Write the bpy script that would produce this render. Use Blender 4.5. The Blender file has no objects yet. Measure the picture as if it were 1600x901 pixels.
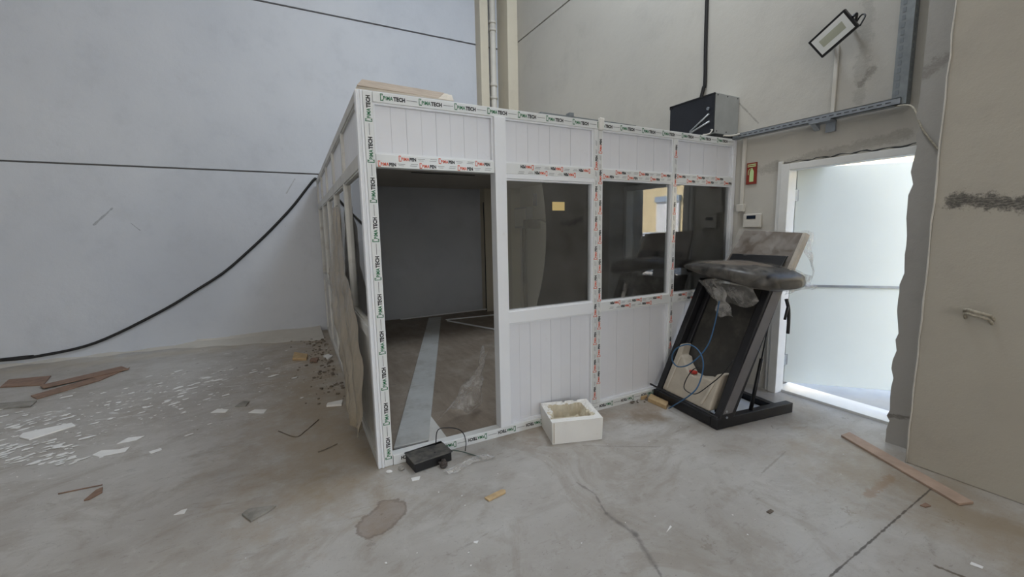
import bpy, bmesh, math, random
from mathutils import Vector, Matrix, noise
random.seed(7)
SC = bpy.context.scene
COL = SC.collection
# ------------------------------------------------------------------ camera
F_PX, YAW, PITCH, ROLL = 670.7, 0.48981, 0.1311, 0.01799
CAM = Vector((-0.48684, -2.79373, 1.55))
_f = Vector((math.sin(YAW)*math.cos(PITCH), math.cos(YAW)*math.cos(PITCH), -math.sin(PITCH)))
_r = Vector((math.cos(YAW), -math.sin(YAW), 0)); _d = _f.cross(_r)
RGT = math.cos(ROLL)*_r + math.sin(ROLL)*_d
DWN = -math.sin(ROLL)*_r + math.cos(ROLL)*_d
cd = bpy.data.cameras.new('camera'); cam = bpy.data.objects.new('camera', cd); COL.objects.link(cam)
cd.sensor_width = 36; cd.lens = F_PX/1600*36; cd.clip_end = 200
Rm = Matrix((RGT, -DWN, -_f)).transposed()
cam.matrix_world = Matrix.Translation(CAM) @ Rm.to_4x4()
SC.camera = cam
def U(px, py, a, v):
    """the place on the plane axis a = v that is seen at pixel px, py of the 1600x901 photograph"""
    w = (px-800)*RGT + (py-450.5)*DWN + F_PX*_f
    return CAM + w*((v-CAM[a])/w[a])
# ------------------------------------------------------------------ world, lights, exposure
SC.view_settings.view_transform = 'Standard'; SC.view_settings.look = 'None'
SC.view_settings.gamma = 1; SC.view_settings.use_curve_mapping = False
SC.view_settings.exposure = 0.0
wd = bpy.data.worlds.new('world'); SC.world = wd; wd.use_nodes = True
nt = wd.node_tree; bg = nt.nodes['Background']
sky = nt.nodes.new('ShaderNodeTexSky'); sky.sky_type = 'NISHITA'; sky.sun_disc = False
sky.sun_elevation = math.radians(45); sky.sun_rotation = math.radians(210); sky.air_density = 1.0; sky.dust_density = 2.0
nt.links.new(sky.outputs[0], bg.inputs[0]); bg.inputs[1].default_value = 1.15
def light(name, kind, loc, target, energy, color, sx=1, sy=1, portal=False):
    l = bpy.data.lights.new(name, kind); l.energy = energy; l.color = color
    if kind == 'AREA':
        l.shape = 'RECTANGLE'; l.size = sx; l.size_y = sy
        if portal: l.cycles.is_portal = True
    o = bpy.data.objects.new(name, l); COL.objects.link(o); o.location = loc
    o.rotation_euler = (Vector(target)-Vector(loc)).to_track_quat('-Z', 'Y').to_euler()
    return o
SUN = Vector((-0.55, -0.45, 0.70)).normalized()
s = light('sun', 'SUN', SUN*20, (0, 0, 0), 18, (1, .95, .88)); s.data.angle = math.radians(.6)
# daylight through the big gate of the right wall, beside the camera, and a roof light, plus two added fill lamps
light('front_fill', 'AREA', (-2.5, -12.6, 2.5), (1.6, 4, 1.4), 400, (1, .965, .92), 7.5, 4.6)  # fill lamp added behind the camera to brighten the cabin interior
light('gate_daylight', 'AREA', (3.3, -8.6, 3.3), (-1, -8.0, 2.4), 45, (.80, .89, 1.0), 4.2, 4.4)
light('roof_daylight', 'AREA', (2.3, .3, 6.9), (.9, 2.2, 2.0), 265, (.80, .89, 1.0), 1.6, 1.6)
light('warm_fill_wide', 'AREA', (-1.5, -1.5, 6.85), (-1.5, -1.5, 0), 110, (1, .95, .87), 6.5, 7)  # warm overhead fill added to lift the shaded areas
light('door_portal', 'AREA', (3.62, -.98, 1.05), (0, -.98, 1.05), 1, (1, 1, 1), 1.0, 2.05, True)
# ------------------------------------------------------------------ helpers
MW = {}
def bm_new(): return bmesh.new()
def box(bm, a, b, M=None, mi=0):
    x0, y0, z0 = a; x1, y1, z1 = b
    vs = [Vector(p) for p in ((x0,y0,z0),(x1,y0,z0),(x1,y1,z0),(x0,y1,z0),(x0,y0,z1),(x1,y0,z1),(x1,y1,z1),(x0,y1,z1))]
    if M: vs = [M(v) if callable(M) else M @ v for v in vs]
    v = [bm.verts.new(p) for p in vs]
    for q in ((0,3,2,1),(4,5,6,7),(0,1,5,4),(1,2,6,5),(2,3,7,6),(3,0,4,7)):
        f = bm.faces.new([v[i] for i in q]); f.material_index = mi
    return v
def prism(bm, pts, ext, mi=0):
    """closed outline (3D points) pushed along the vector ext"""
    e = Vector(ext); a = [bm.verts.new(Vector(p)) for p in pts]; b = [bm.verts.new(Vector(p)+e) for p in pts]
    n = len(pts)
    fs = [bm.faces.new(a), bm.faces.new(b[::-1])]
    for i in range(n): fs.append(bm.faces.new((a[i], b[i], b[(i+1) % n], a[(i+1) % n])))
    for f in fs: f.material_index = mi
def tube(bm, pts, r, n=8, mi=0, closed=False):
    pts = [Vector(p) for p in pts]; rings = []; up = None
    for i, p in enumerate(pts):
        t = (pts[min(i+1, len(pts)-1)]-pts[max(i-1, 0)]).normalized()
        if up is None: up = t.orthogonal().normalized()
        up = (up - t*up.dot(t)).normalized(); w = t.cross(up)
        rr = r[i] if isinstance(r, (list, tuple)) else r
        rings.append([bm.verts.new(p + (up*math.cos(k*2*math.pi/n) + w*math.sin(k*2*math.pi/n))*rr) for k in range(n)])
    for A, B in zip(rings, rings[1:]):
        for k in range(n):
            f = bm.faces.new((A[k], A[(k+1) % n], B[(k+1) % n], B[k])); f.smooth = True; f.material_index = mi
    for R_ in (rings[0][::-1], rings[-1]):
        f = bm.faces.new(R_); f.material_index = mi
def smooth_path(pts, n=6):
    pts = [Vector(p) for p in pts]; out = []
    P = [pts[0]*2-pts[1]] + pts + [pts[-1]*2-pts[-2]]
    for i in range(1, len(P)-2):
        for k in range(n):
            t = k/n; a, b, c, d = P[i-1:i+3]
            out.append(.5*((2*b) + (c-a)*t + (2*a-5*b+4*c-d)*t*t + (3*b-a-3*c+d)*t**3))
    out.append(pts[-1]); return out
def grid(bm, fn, nu, nv, mi=0, smooth=True):
    V = [[bm.verts.new(fn(i/nu, j/nv)) for j in range(nv+1)] for i in range(nu+1)]
    for i in range(nu):
        for j in range(nv):
            f = bm.faces.new((V[i][j], V[i+1][j], V[i+1][j+1], V[i][j+1])); f.smooth = smooth; f.material_index = mi
    return V
def obj(name, bm, mat, parent=None, bevel=0, kind=None, label=None, solid=0, recalc=True):
    if recalc: bmesh.ops.recalc_face_normals(bm, faces=bm.faces)
    xs = [v.co for v in bm.verts]
    lo = Vector([min(v[i] for v in xs) for i in range(3)]); hi = Vector([max(v[i] for v in xs) for i in range(3)])
    c = Vector(((lo.x+hi.x)/2, (lo.y+hi.y)/2, lo.z))
    for v in bm.verts: v.co -= c
    me = bpy.data.meshes.new(name); bm.to_mesh(me); bm.free()
    for m in (mat if isinstance(mat, (list, tuple)) else [mat]): me.materials.append(m)
    o = bpy.data.objects.new(name, me); COL.objects.link(o); o.location = c
    MW[o] = Matrix.Translation(c)
    if parent: o.parent = parent; o.matrix_parent_inverse = MW[parent].inverted()
    if bevel:
        b = o.modifiers.new('bevel', 'BEVEL'); b.width = bevel; b.segments = 2; b.limit_method = 'ANGLE'
    if solid:
        b = o.modifiers.new('solid', 'SOLIDIFY'); b.thickness = solid; b.offset = 0
    if kind: o['kind'] = kind
    if label: o['label'] = label
    return o
def thing(name, label, cat, loc, rz=0, group=None):
    o = bpy.data.objects.new(name, None); COL.objects.link(o); o.location = loc; o.rotation_euler = (0, 0, rz)
    o.empty_display_size = .1
    MW[o] = Matrix.Translation(Vector(loc)) @ Matrix.Rotation(rz, 4, 'Z')
    o['label'] = label; o['category'] = cat
    if group: o['group'] = group
    return o
def tag(o, label, cat, group=None):
    o['label'] = label; o['category'] = cat
    if group: o['group'] = group
    return o
def B(a, b, M=None):
    bm = bm_new(); box(bm, a, b, M); return bm
# ------------------------------------------------------------------ materials
def srgb(r, g, b):
    f = lambda c: (c/255/12.92) if c/255 <= .04045 else ((c/255+.055)/1.055)**2.4
    return (f(r), f(g), f(b), 1)
class NB:
    def __init__(s, name):
        s.m = bpy.data.materials.new(name); s.m.use_nodes = True; s.t = s.m.node_tree
        s.p = s.t.nodes['Principled BSDF']; s.out = s.t.nodes['Material Output']
    def n(s, typ, **kw):
        x = s.t.nodes.new(typ)
        for k, v in kw.items(): setattr(x, k, v)
        return x
    def l(s, a, b): s.t.links.new(a, b)
    def pos(s):
        if not hasattr(s, '_g'): s._g = s.n('ShaderNodeNewGeometry')
        return s._g.outputs['Position']
    def noise(s, scale, detail=6, rough=.6, vec=None, stretch=None, dist=0):
        x = s.n('ShaderNodeTexNoise'); x.inputs['Scale'].default_value = scale; x.inputs['Detail'].default_value = detail
        x.inputs['Roughness'].default_value = rough; x.inputs['Distortion'].default_value = dist
        v = vec or s.pos()
        if stretch:
            mp = s.n('ShaderNodeMapping'); mp.inputs['Scale'].default_value = stretch[:3]
            if len(stretch) > 3: mp.inputs['Rotation'].default_value = (0, 0, stretch[3])
            s.l(v, mp.inputs[0]); v = mp.outputs[0]
        s.l(v, x.inputs['Vector']); return x.outputs['Fac']
    def ramp(s, v, a, b, ca=0., cb=1.):
        x = s.n('ShaderNodeMapRange'); x.inputs[1].default_value = a; x.inputs[2].default_value = b
        x.inputs[3].default_value = ca; x.inputs[4].default_value = cb; s.l(v, x.inputs[0]); return x.outputs[0]
    def mth(s, op, a, b=None, c=None):
        x = s.n('ShaderNodeMath', operation=op)
        for i, v in enumerate((a, b, c)):
            if v is None: continue
            if isinstance(v, (int, float)): x.inputs[i].default_value = v
            else: s.l(v, x.inputs[i])
        return x.outputs[0]
    def mix(s, f, a, b):
        x = s.n('ShaderNodeMix', data_type='RGBA')
        for i, v in ((0, f), (6, a), (7, b)):
            if isinstance(v, (int, float)): x.inputs[i].default_value = v
            elif isinstance(v, tuple): x.inputs[i].default_value = v
            else: s.l(v, x.inputs[i])
        return x.outputs[2]
    def bump(s, v, strength=.2, dist=.01):
        x = s.n('ShaderNodeBump'); x.inputs['Strength'].default_value = strength; x.inputs['Distance'].default_value = dist
        s.l(v, x.inputs['Height']); s.l(x.outputs[0], s.p.inputs['Normal'])
    def segdist(s, axes, a, b):
        """distance from the position to the segment a-b, in the plane of two axes"""
        if not hasattr(s, '_s'):
            s._s = s.n('ShaderNodeSeparateXYZ'); s.l(s.pos(), s._s.inputs[0])
        X, Y = s._s.outputs[axes[0]], s._s.outputs[axes[1]]
        dx, dy = b[0]-a[0], b[1]-a[1]; L2 = dx*dx+dy*dy
        px, py = s.mth('SUBTRACT', X, a[0]), s.mth('SUBTRACT', Y, a[1])
        t = s.mth('DIVIDE', s.mth('ADD', s.mth('MULTIPLY', px, dx), s.mth('MULTIPLY', py, dy)), L2)
        cl = s.n('ShaderNodeClamp'); s.l(t, cl.inputs[0]); t = cl.outputs[0]
        ex, ey = s.mth('SUBTRACT', px, s.mth('MULTIPLY', t, dx)), s.mth('SUBTRACT', py, s.mth('MULTIPLY', t, dy))
        return s.mth('SQRT', s.mth('ADD', s.mth('MULTIPLY', ex, ex), s.mth('MULTIPLY', ey, ey)))
def simple(name, col, rough=.5, metal=0, var=.08, scale=8, bump=0, spec=.5, dirt=None):
    b = NB(name); c = srgb(*col)
    dk = tuple(max(0, x*(1-var*2.2)) for x in c[:3])+(1,)
    v = b.mix(b.ramp(b.noise(scale, 5), .3, .7), dk, c)
    if dirt:
        v = b.mix(b.ramp(b.noise(dirt[1], 8, .7), dirt[2], dirt[2]+.15, 0, dirt[3]), v, srgb(*dirt[0]))
    b.l(v, b.p.inputs['Base Color']); b.p.inputs['Roughness'].default_value = rough; b.p.inputs['Metallic'].default_value = metal
    b.p.inputs['Specular IOR Level'].default_value = spec
    if bump: b.bump(b.noise(scale*6, 4), bump, .004)
    return b.m
def wall_mat(name, c1, c2, c3, smears=(), axes=(0, 2)):
    b = NB(name)
    v = b.mix(b.ramp(b.noise(.55, 5, .55), .35, .68), srgb(*c1), srgb(*c2))
    v = b.mix(b.ramp(b.noise(2.2, 10, .72), .52, .80, 0, .40), v, srgb(*c3))
    v = b.mix(b.ramp(b.noise(5, 9, .75, stretch=(1, 1, .35)), .60, .82, 0, .30), v, srgb(*c3))
    v = b.mix(b.ramp(b.noise(26, 4, .6), .74, .80, 0, .45), v, srgb(110, 104, 94))
    for (a, c, w, col, amt) in smears:
        d = b.segdist(axes, a, c)
        e = b.mth('ADD', d, b.ramp(b.noise(9, 8, .8), .3, .7, -w*.9, w*.9))
        m = b.mth('MULTIPLY', b.ramp(e, w, w*.55), b.ramp(b.noise(38, 6, .8, stretch=(1, 1, 3.2)), .33, .55, .35, 1))
        v = b.mix(b.mth('MULTIPLY', m, amt), v, srgb(*col))
    b.l(v, b.p.inputs['Base Color']); b.p.inputs['Roughness'].default_value = .8
    b.bump(b.mth('ADD', b.mth('MULTIPLY', b.noise(3, 8, .6), 1.0), b.mth('MULTIPLY', b.noise(90, 3), .10)), .35, .02)
    return b.m
M_back = wall_mat('painted_wall', (196, 199, 204), (184, 188, 195), (168, 171, 176),
    smears=[((-2.62, 1.74), (-2.42, 1.95), .012, (95, 95, 95), .55), ((-2.25, 1.76), (-2.16, 1.66), .005, (90, 90, 90), .6), ((-.35, 2.2), (-.22, 2.42), .01, (120, 118, 112), .5)])
M_right = wall_mat('painted_wall_warm', (194, 190, 180), (184, 181, 173), (164, 160, 152),
    smears=[((-1.02, 3.55), (-1.0, 2.5), .05, (140, 136, 128), .4), ((-1.08, 2.72), (-1.0, 2.62), .03, (120, 115, 106), .6),
            ((-.2, 2.52), (.05, 2.8), .008, (110, 105, 98), .55), ((-.25, 2.08), (-1.3, 2.2), .05, (140, 134, 124), .5)], axes=(1, 2))
M_strip = wall_mat('column_plaster', (182, 179, 173), (166, 163, 157), (146, 142, 135),
    smears=[((-1.48, .20), (-1.70, .26), .02, (100, 96, 88), .7), ((-1.5, 2.52), (-1.68, 2.62), .05, (112, 107, 98), .5)], axes=(1, 2))
M_panel = wall_mat('concrete_panel', (186, 180, 166), (172, 166, 154), (150, 144, 134),
    smears=[((-1.757, 1.678), (-2.2, 1.645), .060, (70, 68, 64), .92)], axes=(1, 2))
M_column = wall_mat('column_cream', (206, 198, 178), (198, 190, 172), (172, 162, 144))
M_joint = simple('joint_filler', (120, 118, 116), .9, var=.1)
M_bead = simple('edge_bead', (214, 210, 200), .7, var=.1, bump=.4)
def floor_mat():
    b = NB('concrete_floor')
    v = b.mix(b.ramp(b.noise(.7, 6, .6), .36, .66), srgb(150, 144, 136), srgb(176, 173, 168))
    v = b.mix(b.ramp(b.noise(2.3, 8, .68, stretch=(1, 2.6, 1, .5), dist=.6), .52, .78, 0, .6), v, srgb(138, 131, 121))
    v = b.mix(b.ramp(b.noise(7, 9, .72, dist=.3), .55, .74, 0, .45), v, srgb(190, 188, 184))
    v = b.mix(b.ramp(b.noise(4.2, 9, .7, stretch=(1, 3.5, 1, .9), dist=1.0), .60, .72, 0, .55), v, srgb(108, 102, 94))
    v = b.mix(b.ramp(b.noise(45, 4, .6), .70, .76, 0, .6), v, srgb(84, 80, 74))
    v = b.mix(b.ramp(b.noise(14, 9, .75, stretch=(1, 2.2, 1, .7), dist=.6), .58, .70, 0, .55), v, srgb(112, 105, 96))
    v = b.mix(b.ramp(b.noise(1.6, 9, .7, dist=1.5), .50, .60, 0, .35), v, srgb(128, 117, 102))
    v = b.mix(b.ramp(b.noise(90, 3, .6), .66, .72, 0, .6), v, srgb(74, 68, 60))
    # brown dust along the cabin side and the right wall
    for (a, c, w, col, amt) in (((-.35, .2), (-.15, 4.6), .75, (142, 126, 102), .75), ((2.75, -1.5), (2.4, -3.2), .55, (138, 120, 94), .55),
                                ((1.0, -.05), (2.3, -.18), .22, (136, 116, 92), .55), ((2.0, -.28), (2.1, -.3), .16, (112, 92, 66), .55),
                                ((-4, 4.5), (-.3, 4.3), .3, (170, 160, 142), .7)):
        d = b.mth('ADD', b.segdist((0, 1), a, c), b.ramp(b.noise(3.5, 8, .7), .3, .7, -w*.7, w*.7))
        v = b.mix(b.ramp(d, w, 0, 0, amt), v, srgb(*col))
    # white plaster dust left of the cabin
    d = b.segdist((0, 1), (-3.4, 1.6), (-1.0, 2.7))
    m = b.mth('MULTIPLY', b.ramp(d, 1.5, .2), b.ramp(b.noise(4.3, 10, .66, stretch=(1, 2.3, 1, -.35), dist=1.4), .575, .66, 0, .75))
    v = b.mix(m, v, srgb(208, 208, 206))
    m = b.mth('MULTIPLY', b.ramp(d, 1.9, .3), b.ramp(b.noise(24, 6, .6), .63, .68, 0, .8))
    v = b.mix(m, v, srgb(226, 226, 224))
    # sawn joint, cracks, drag marks
    for (a, c, w, col, amt) in (((1.45, -1.93), (2.79, -1.87), .006, (70, 62, 54), .9), ((2.04, -2.13), (2.09, -2.3), .012, (80, 68, 54), .8),
                                ((2.74, -1.70), (2.40, -1.72), .035, (136, 108, 80), .55), ((1.34, -.43), (1.80, -.72), .008, (118, 114, 108), .5), ((2.1, -1.28), (2.5, -1.2), .008, (120, 114, 104), .5)):
        d = b.mth('ADD', b.segdist((0, 1), a, c), b.ramp(b.noise(30, 5), .3, .7, -w*.6, w*.6))
        v = b.mix(b.ramp(d, w, w*.4, 0, amt), v, srgb(*col))
    pts = [(1.02, -.78), (1.04, -.93), (.98, -1.10), (1.0, -1.3), (.93, -1.5), (.88, -1.62), (.80, -1.9)]
    for i, (p, c) in enumerate(zip(pts, pts[1:])):
        d = b.mth('ADD', b.segdist((0, 1), p, c), b.ramp(b.noise(22, 5), .3, .7, -.008, .008))
        v = b.mix(b.ramp(d, .02 if 1 < i < 4 else .010, .002, 0, .62), v, srgb(98, 94, 90))
    # brown oval stain
    d = b.mth('ADD', b.segdist((0, 1), (-.16, -.56), (-.055, -.47)), b.ramp(b.noise(8, 6), .3, .7, -.03, .03))
    v = b.mix(b.ramp(d, .105, .085, 0, .5), v, srgb(124, 106, 92))
    v = b.mix(b.mth('MULTIPLY', b.ramp(d, .105, .098), b.ramp(d, .080, .092, 0, .5)), v, srgb(96, 82, 72))
    b.l(v, b.p.inputs['Base Color'])
    b.l(b.ramp(b.noise(3, 8, .7), .3, .7, .24, .5), b.p.inputs['Roughness'])
    b.bump(b.mth('ADD', b.noise(6, 9, .65), b.mth('MULTIPLY', b.noise(60, 4), .15)), .22, .012)
    return b.m
M_floor = floor_mat()
M_pvc = simple('white_pvc', (232, 234, 237), .32, var=.02, scale=3, dirt=((170, 162, 150), 7, .62, .35))
M_pvc2 = simple('white_pvc_panel', (226, 227, 231), .38, var=.025, scale=2.5, dirt=((180, 176, 168), 5, .62, .3))
M_film_w = simple('film_white', (226, 228, 227), .28, var=.03, scale=4, dirt=((150, 142, 132), 11, .64, .45))
M_pvc_dusty = simple('dusty_pvc', (206, 205, 200), .5, var=.08, scale=4, dirt=((150, 140, 124), 5, .55, .5))
M_groove = simple('dark_gasket', (92, 94, 98), .6)
M_green = simple('print_green', (24, 110, 66), .5, var=0)
M_orange = simple('print_orange', (222, 84, 40), .5, var=0)
M_black = simple('print_black', (26, 26, 26), .5, var=0)
M_grey = simple('print_grey', (128, 128, 128), .5, var=0)
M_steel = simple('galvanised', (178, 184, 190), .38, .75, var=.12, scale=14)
M_zinc = simple('dull_zinc', (150, 156, 158), .45, .6, var=.12, scale=14)  # duller, darker zinc for the vertical tray and the roof strip
M_slot = simple('slot_dark', (70, 72, 72), .7)
M_slot2 = simple('slot_grey', (128, 134, 138), .7)
M_trunk = simple('trunking', (212, 208, 198), .5, var=.04)
M_darkmetal = simple('charcoal_metal', (40, 40, 43), .42, .3, var=.15, scale=10, dirt=((110, 104, 98), 9, .62, .25))
M_blackp = simple('black_plastic', (24, 24, 26), .4, var=.1, dirt=((90, 86, 80), 9, .6, .2))
M_boxgrey = simple('dusty_black_box', (62, 62, 62), .55, var=.12, dirt=((120, 116, 108), 8, .45, .5))
M_boxside = simple('black_box_side', (22, 22, 23), .5, var=.1)
M_belt = simple('belt_underside', (56, 54, 50), .7, var=.15, dirt=((96, 92, 84), 4, .5, .3))
M_beige = simple('beige_cover', (176, 166, 150), .55, var=.08, dirt=((130, 120, 104), 5, .55, .4))
M_cable = simple('black_cable', (18, 18, 20), .45, var=.1)
M_bluecable = simple('blue_cable', (44, 90, 128), .45, var=.1)
M_redplug = simple('red_plug', (176, 52, 40), .45)
M_sink = simple('white_foam', (232, 230, 224), .5, var=.04, scale=5, dirt=((196, 180, 150), 9, .60, .45))
M_sinkin = simple('stained_basin', (214, 204, 180), .6, var=.12, scale=9, dirt=((140, 106, 66), 11, .54, .6), bump=.5)
M_card = simple('brown_board', (172, 148, 130), .75, var=.12, scale=9)
M_cardboard = simple('chipboard', (170, 154, 136), .75, var=.15, scale=9)
M_redwood = simple('reddish_wood', (142, 114, 96), .7, var=.2, scale=12)
M_pine = simple('pine_wood', (196, 168, 126), .7, var=.15, scale=16)
M_greystone = simple('grey_stone', (150, 146, 138), .85, var=.2, scale=14, bump=.5)
M_flake = simple('paint_flake', (226, 225, 222), .7, var=.06)
M_rubble = simple('rubble', (132, 120, 106), .9, var=.3, scale=16, bump=.5)
M_intw = wall_mat('cabin_ceiling', (188, 184, 176), (178, 174, 168), (160, 156, 150))
M_doorleaf = simple('door_leaf', (230, 236, 230), .45, var=.02, scale=1.5)
M_doorframe = simple('door_frame', (226, 226, 222), .45, var=.04, dirt=((160, 156, 148), 6, .6, .4))
M_outground = simple('outside_paving', (158, 160, 158), .8, var=.08, scale=3)
M_cream = simple('cream_render', (226, 208, 166), .85, var=.05, scale=2)
M_shutter = simple('white_shutter', (236, 238, 240), .5, var=.03)
M_blueg = simple('blue_grey_box', (150, 168, 188), .5, var=.03)
M_carp = simple('car_paint', (196, 206, 216), .15, .3, var=.02)
M_carglass = simple('car_glass', (30, 36, 42), .05, var=.02)
M_tyre = simple('tyre', (24, 24, 24), .8)
M_signred = simple('sign_red', (138, 48, 34), .45, var=.05)
M_signgreen = simple('sign_pale_green', (196, 222, 160), .45, var=.02)
M_lcd = simple('lcd_dark', (34, 44, 58), .2, var=.02)
M_lens = simple('lamp_glass', (240, 244, 242), .25, var=.02)
M_led = simple('led_plate', (186, 190, 172), .4, var=.04)
M_rope = simple('rope', (190, 182, 164), .9, var=.2, scale=60, bump=.6)
M_note = simple('tan_note', (232, 206, 142), .7, var=.03)
M_boardface = simple('board_face', (108, 96, 84), .5, var=.14, scale=3)
M_boardedge = simple('board_edge', (196, 186, 170), .6, var=.1)
M_cabinetw = simple('cabinet_steel', (176, 180, 180), .4, .25, var=.06)
M_tape = simple('masking_strip', (150, 150, 150), .5)
def floor_in_mat():
    b = NB('laminate_floor')
    v = b.mix(b.ramp(b.noise(2.5, 8, .7, stretch=(4, 1, 1, .6)), .3, .7), srgb(112, 100, 88), srgb(140, 128, 114))
    v = b.mix(b.ramp(b.noise(3, 8, .7), .5, .75, 0, .6), v, srgb(168, 160, 148))
    v = b.mix(b.ramp(b.noise(9, 8, .7), .60, .75, 0, .6), v, srgb(80, 72, 64))
    b.l(v, b.p.inputs['Base Color']); b.p.inputs['Roughness'].default_value = .55
    return b.m
M_floorin = floor_in_mat()
def glass_mat():
    b = NB('window_glass'); t = b.t
    tr = b.n('ShaderNodeBsdfTransparent'); tr.inputs[0].default_value = (.84, .86, .86, 1)
    gl = b.n('ShaderNodeBsdfGlossy'); gl.inputs['Roughness'].default_value = .0; gl.inputs[0].default_value = (1, 1, 1, 1)
    fr = b.n('ShaderNodeFresnel'); fr.inputs[0].default_value = 1.85
    mx = b.n('ShaderNodeMixShader'); b.l(fr.outputs[0], mx.inputs[0]); b.l(tr.outputs[0], mx.inputs[1]); b.l(gl.outputs[0], mx.inputs[2])
    df = b.n('ShaderNodeBsdfDiffuse'); df.inputs[0].default_value = (.5, .48, .45, 1)
    m2 = b.n('ShaderNodeMixShader'); b.l(b.ramp(b.noise(3, 6, .7), .35, .75, .015, .06), m2.inputs[0]); b.l(mx.outputs[0], m2.inputs[1]); b.l(df.outputs[0], m2.inputs[2])
    b.l(m2.outputs[0], b.out.inputs[0]); return b.m
M_glass = glass_mat()
def plastic_mat(name, col, a0, a1, scale=7, stretch=None):
    b = NB(name)
    tr = b.n('ShaderNodeBsdfTransparent'); tr.inputs[0].default_value = (.93, .93, .93, 1)
    b.p.inputs['Base Color'].default_value = srgb(*col); b.p.inputs['Roughness'].default_value = .22
    b.p.inputs['Specular IOR Level'].default_value = .8
    mx = b.n('ShaderNodeMixShader')
    b.l(b.ramp(b.noise(scale, 8, .7, stretch=stretch, dist=.8), .35, .68, a0, a1), mx.inputs[0])
    b.l(tr.outputs[0], mx.inputs[1]); b.l(b.p.outputs[0], mx.inputs[2]); b.l(mx.outputs[0], b.out.inputs[0])
    b.bump(b.noise(scale*2.5, 6, .7, stretch=stretch, dist=1.2), .8, .01)
    return b.m
M_film = plastic_mat('clear_film', (214, 208, 200), .0, .34, 9)
M_film2 = plastic_mat('loose_film', (220, 218, 214), .12, .6, 10)
M_thin = plastic_mat('thin_film', (226, 216, 200), .0, .20, 12)
M_film3 = plastic_mat('bright_film', (236, 232, 226), .10, .50, 9)
M_dustfilm = plastic_mat('dusty_film', (170, 158, 138), .72, .97, 5, (1, 2, .7))
# ------------------------------------------------------------------ the hall (setting)
XW, YB, XL, YF, ZC = 3.54, 4.79, -9.0, -13.0, 7.0
def S(name, bm, m, **k): return obj(name, bm, m, kind='structure', **k)
S('floor', B((XL, YF, -.15), (XW+.14, YB, 0)), M_floor)
S('ceiling', B((XL, YF, ZC), (XW+.3, YB+.2, ZC+.15)), M_back)
S('wall_left', B((XL-.2, YF, 0), (XL, YB, ZC)), M_back)
S('wall_front', B((XL, YF-.2, 0), (XW, YF, ZC)), M_right)
wb = S('wall_back', B((XL, YB+.03, 0), (XW+.3, YB+.25, ZC)), M_joint)
for z0, z1 in ((0, 2.497), (2.518, 4.908), (4.932, ZC)):
    obj('panel', B((XL, YB, z0), (XW+.02, YB+.032, z1)), M_back, wb, bevel=.004)
wr = S('wall_right', B((XW+.06, -.46, 0), (XW+.28, YB, ZC)), M_joint)
obj('panel', B((XW, -.46, 0), (XW+.062, YB, 4.908)), M_right, wr)
obj('panel', B((XW, YF, 4.932), (XW+.062, YB, ZC)), M_right, wr)
obj('panel', B((XW, -1.60, 2.105), (XW+.28, -.46, 4.908)), M_right, wr)
obj('panel', B((XW, -5.6, 0), (XW+.28, -1.46, 4.908)), M_right, wr)
obj('panel', B((XW, YF, 0), (XW+.28, -11.5, 4.908)), M_right, wr)
# rough column beside the door, with a jagged plaster edge
bm = bm_new(); out = []; z = 0
rr = random.Random(3)
while z < ZC:
    out.append((3.25, -1.472+(rr.uniform(-.014, .010) if 0 < z < 2.3 else 0), z)); z += rr.uniform(.03, .09) if z < 2.3 else 2.4
out.append((3.25, -1.472, ZC)); out += [(3.25, -1.70, ZC), (3.25, -1.70, 0)]
prism(bm, out, (.30, 0, 0))
S('wall_column', bm, M_strip)
S('wall_panel', B((3.03, -5.5, 0), (XW+.02, -1.668, ZC)), M_panel, bevel=.006)
bm = bm_new(); pts = [(3.026, -1.668+random.uniform(-.004, .004), z*.12) for z in range(0, 58)]
tube(bm, pts, [random.uniform(.003, .0055) for _ in pts], 6); S('trim_1', bm, M_bead)
# mortar fillet at the foot of the back wall
bm = bm_new(); n = 40; A = []
for i in range(n+1):
    t = i/n; x = -.02 - 5.5*t
    yf = 4.10 + .66*min(1, t*2.6) - .04*math.sin(i*1.7) - .04*t
    zz = .055 + .02*noise.noise(Vector((x*2, 0, 0)))
    A.append([bm.verts.new(p) for p in ((x, YB+.01, zz+.03), (x, (YB+yf)/2+.1, zz*.8+.004*random.random()), (x, yf, .004), (x, yf-.03, -.01), (x, YB+.01, -.01))])
for a, b_ in zip(A, A[1:]):
    for k in range(5): bm.faces.new((a[k], a[(k+1) % 5], b_[(k+1) % 5], b_[k]))
for e in (A[0], A[-1][::-1]): bm.faces.new(e)
S('trim_2', bm, wall_mat('mortar', (192, 188, 180), (180, 176, 168), (158, 150, 138)))
# two corner columns
S('column_1', B((2.90, 4.58, 0), (3.06, 4.80, ZC)), M_column, bevel=.01)
S('column_2', B((3.34, 4.38, 0), (3.55, 4.80, ZC)), M_column, bevel=.01)
pp = thing('drain_pipe', 'grey vertical drain pipe with collars between the two corner columns', 'pipe', (3.19, 4.68, 0))
bm = bm_new(); tube(bm, [(3.19, 4.68, 0), (3.19, 4.68, ZC-.01)], .055, 20); obj('pipe', bm, M_trunk, pp)
for z in (2.55, 3.0, 3.98, 4.20, 5.15, 5.28):
    bm = bm_new(); tube(bm, [(3.19, 4.68, z), (3.19, 4.68, z+.05)], .067, 20); obj('collar', bm, M_trunk, pp)
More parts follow.
